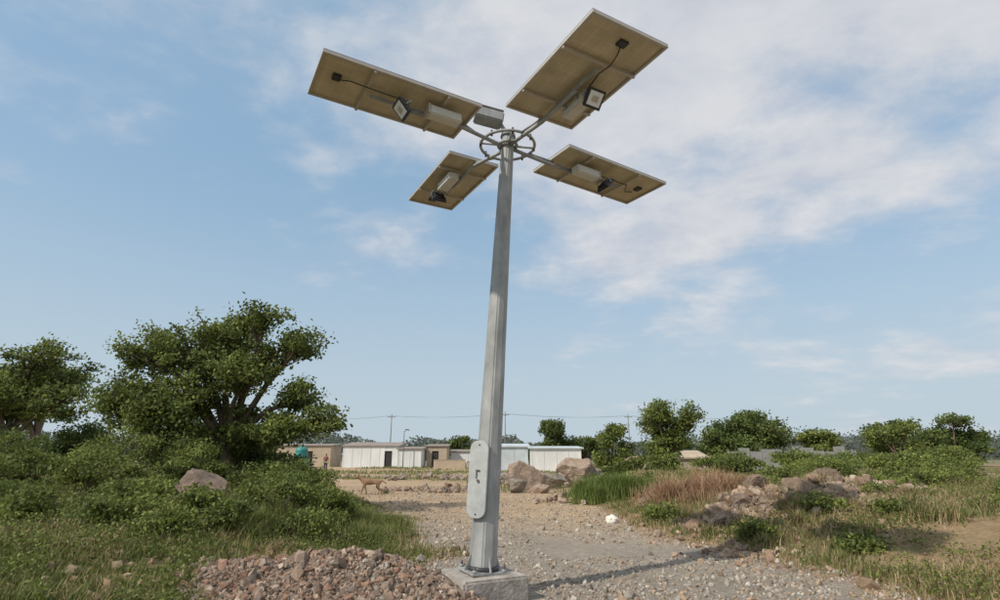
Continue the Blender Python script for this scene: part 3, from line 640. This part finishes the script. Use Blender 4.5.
P('arm',[(-.24,-.02,1.2,.04),(-.26,.0,1.12,.038),(-.27,-.02,.88,.028),(-.27,-.03,.80,(.02,.035))],[(0,1),(1,2),(2,3)],M_skin)
for s in (-1,1):
    for k in range(4):
        xx0=.26*s; yy0=(-.12 if s>0 else -.06)+.02*k
        P('finger',[(xx0,yy0+.01,.80,.009),(xx0,yy0,.765,.008),(xx0-.01*s,yy0,.735-.006*(k in(0,3)),.007)],[(0,1),(1,2)],M_skin,1)
    P('thumb',[(xx0-.01*s,-.11 if s>0 else -.05,.83,.01),(xx0-.03*s,-.13 if s>0 else -.07,.79,.009)],[(0,1)],M_skin,1)
P('head',[(0,0,1.44,.055),(0,0,1.52,.055),(0,-.01,1.60,(.075,.09)),(0,0,1.69,(.07,.085))],[(0,1),(1,2),(2,3)],M_skin)
P('hair',[(0,.02,1.66,(.08,.09)),(0,.01,1.73,(.06,.075))],[(0,1)],M_hair)
P('nose',[(0,-.095,1.62,.010),(0,-.112,1.59,.013)],[(0,1)],M_skin,1)
for s in (-1,1):
    P('ear',[(s*.077,0,1.62,.012),(s*.082,.005,1.59,.010)],[(0,1)],M_skin,1)
    o=build('eye',ICO2[0]*.010+np.array([s*.03,-.088,1.625]),ICO2[1],None,M_black,True); o.location=(fx,fy,fz); o.rotation_euler=(0,0,R(160)); part(o,per)
P('mouth',[(-.02,-.088,1.555,.005),(.02,-.088,1.555,.005)],[(0,1)],M_shirt,1)
P('shoe',[(.12,-.02,.05,.045),(.13,-.16,.035,.035)],[(0,1)],M_black); P('shoe',[(-.12,.08,.05,.045),(-.13,-.05,.035,.035)],[(0,1)],M_black)

# ------------------------------------------------------------ light, sky, camera
SE=R(42); SA=math.atan2(-.80,-.6)
sd=Vector((math.sin(SA)*math.cos(SE),math.cos(SA)*math.cos(SE),math.sin(SE)))
sl=bpy.data.lights.new('sun','SUN'); sl.energy=3.8; sl.angle=R(1.0); sl.color=(1,.92,.80)
so=link(bpy.data.objects.new('sun',sl)); so.rotation_euler=sd.to_track_quat('Z','Y').to_euler(); so.location=(0,0,30)
w=bpy.data.worlds.new('World'); scene.world=w; w.use_nodes=True; nt=w.node_tree; nt.nodes.clear(); N=nt.nodes; L=nt.links
out=N.new('ShaderNodeOutputWorld'); bg=N.new('ShaderNodeBackground'); bg.inputs['Strength'].default_value=.15
sky=N.new('ShaderNodeTexSky'); sky.sky_type='NISHITA'; sky.sun_disc=False; sky.sun_elevation=SE; sky.sun_rotation=SA%(2*math.pi)
sky.air_density=1.0; sky.dust_density=1.5; sky.ozone_density=1.5
tc=N.new('ShaderNodeTexCoord'); sx=N.new('ShaderNodeSeparateXYZ'); L.new(tc.outputs['Generated'],sx.inputs[0])
def math_(op,a,b=None):
    n_=N.new('ShaderNodeMath'); n_.operation=op
    for i,v in enumerate((a,b)):
        if v is None: continue
        if isinstance(v,(int,float)): n_.inputs[i].default_value=v
        else: L.new(v,n_.inputs[i])
    return n_.outputs[0]
def mixc(fac,a,b):
    x_=N.new('ShaderNodeMix'); x_.data_type='RGBA'
    for i,v in ((0,fac),(6,a),(7,b)):
        if isinstance(v,(int,float)): x_.inputs[i].default_value=v
        elif isinstance(v,tuple): x_.inputs[i].default_value=(*v,1)
        else: L.new(v,x_.inputs[i])
    return x_.outputs[2]
base=mixc(.68,sky.outputs[0],(2.15,3.4,4.6))
hz=N.new('ShaderNodeMapRange'); hz.interpolation_type='SMOOTHSTEP'; hz.inputs[1].default_value=-.02; hz.inputs[2].default_value=.5; hz.inputs[3].default_value=.9; hz.inputs[4].default_value=.0
L.new(sx.outputs['Z'],hz.inputs[0])
base=mixc(hz.outputs[0],base,(3.5,4.1,4.5))
zc=math_('MAXIMUM',math_('ADD',sx.outputs['Z'],.22),.05)
cx=N.new('ShaderNodeCombineXYZ'); L.new(math_('DIVIDE',sx.outputs['X'],zc),cx.inputs[0]); L.new(math_('DIVIDE',sx.outputs['Y'],zc),cx.inputs[1])
def noise(scale,det,rough,loc,dist=.25):
    mp=N.new('ShaderNodeMapping'); mp.inputs['Scale'].default_value=(1,1.15,1); mp.inputs['Rotation'].default_value=(0,0,R(20)); mp.inputs['Location'].default_value=loc
    L.new(cx.outputs[0],mp.inputs[0])
    n1=N.new('ShaderNodeTexNoise'); n1.inputs['Scale'].default_value=scale; n1.inputs['Detail'].default_value=det; n1.inputs['Roughness'].default_value=rough; n1.inputs['Distortion'].default_value=dist
    L.new(mp.outputs[0],n1.inputs['Vector']); return n1.outputs['Fac']
nA=noise(1.3,9,.55,(1.3,.6,0)); nB=noise(4.5,8,.6,(4.1,2.6,0),.15)
bias=math_('ADD',math_('MULTIPLY',sx.outputs['X'],.15),math_('MULTIPLY',sx.outputs['Z'],.44))
dens=math_('ADD',math_('ADD',math_('MULTIPLY',nA,.72),math_('MULTIPLY',nB,.28)),bias)
mr=N.new('ShaderNodeMapRange'); mr.interpolation_type='SMOOTHSTEP'; mr.inputs[1].default_value=.60; mr.inputs[2].default_value=.82; mr.inputs[4].default_value=.9
L.new(dens,mr.inputs[0])
# thicker parts of the cloud are a touch greyer-pink, as real stratocumulus is
shade=N.new('ShaderNodeMapRange'); shade.inputs[1].default_value=.35; shade.inputs[2].default_value=.65; L.new(nB,shade.inputs[0])
cloud=mixc(shade.outputs[0],(4.0,4.1,4.5),(4.9,4.9,5.0))
fin=mixc(mr.outputs[0],base,cloud)
L.new(fin,bg.inputs['Color']); L.new(bg.outputs[0],out.inputs[0])
cam=bpy.data.cameras.new('camera'); cam.sensor_width=36; cam.lens=19.44; cam.clip_end=4000; cam.clip_start=.05
co=link(bpy.data.objects.new('camera',cam)); co.location=(0,0,1.6); co.rotation_euler=(R(106),0,0); scene.camera=co
scene.view_settings.view_transform='Standard'; scene.view_settings.look='None'; scene.view_settings.exposure=0
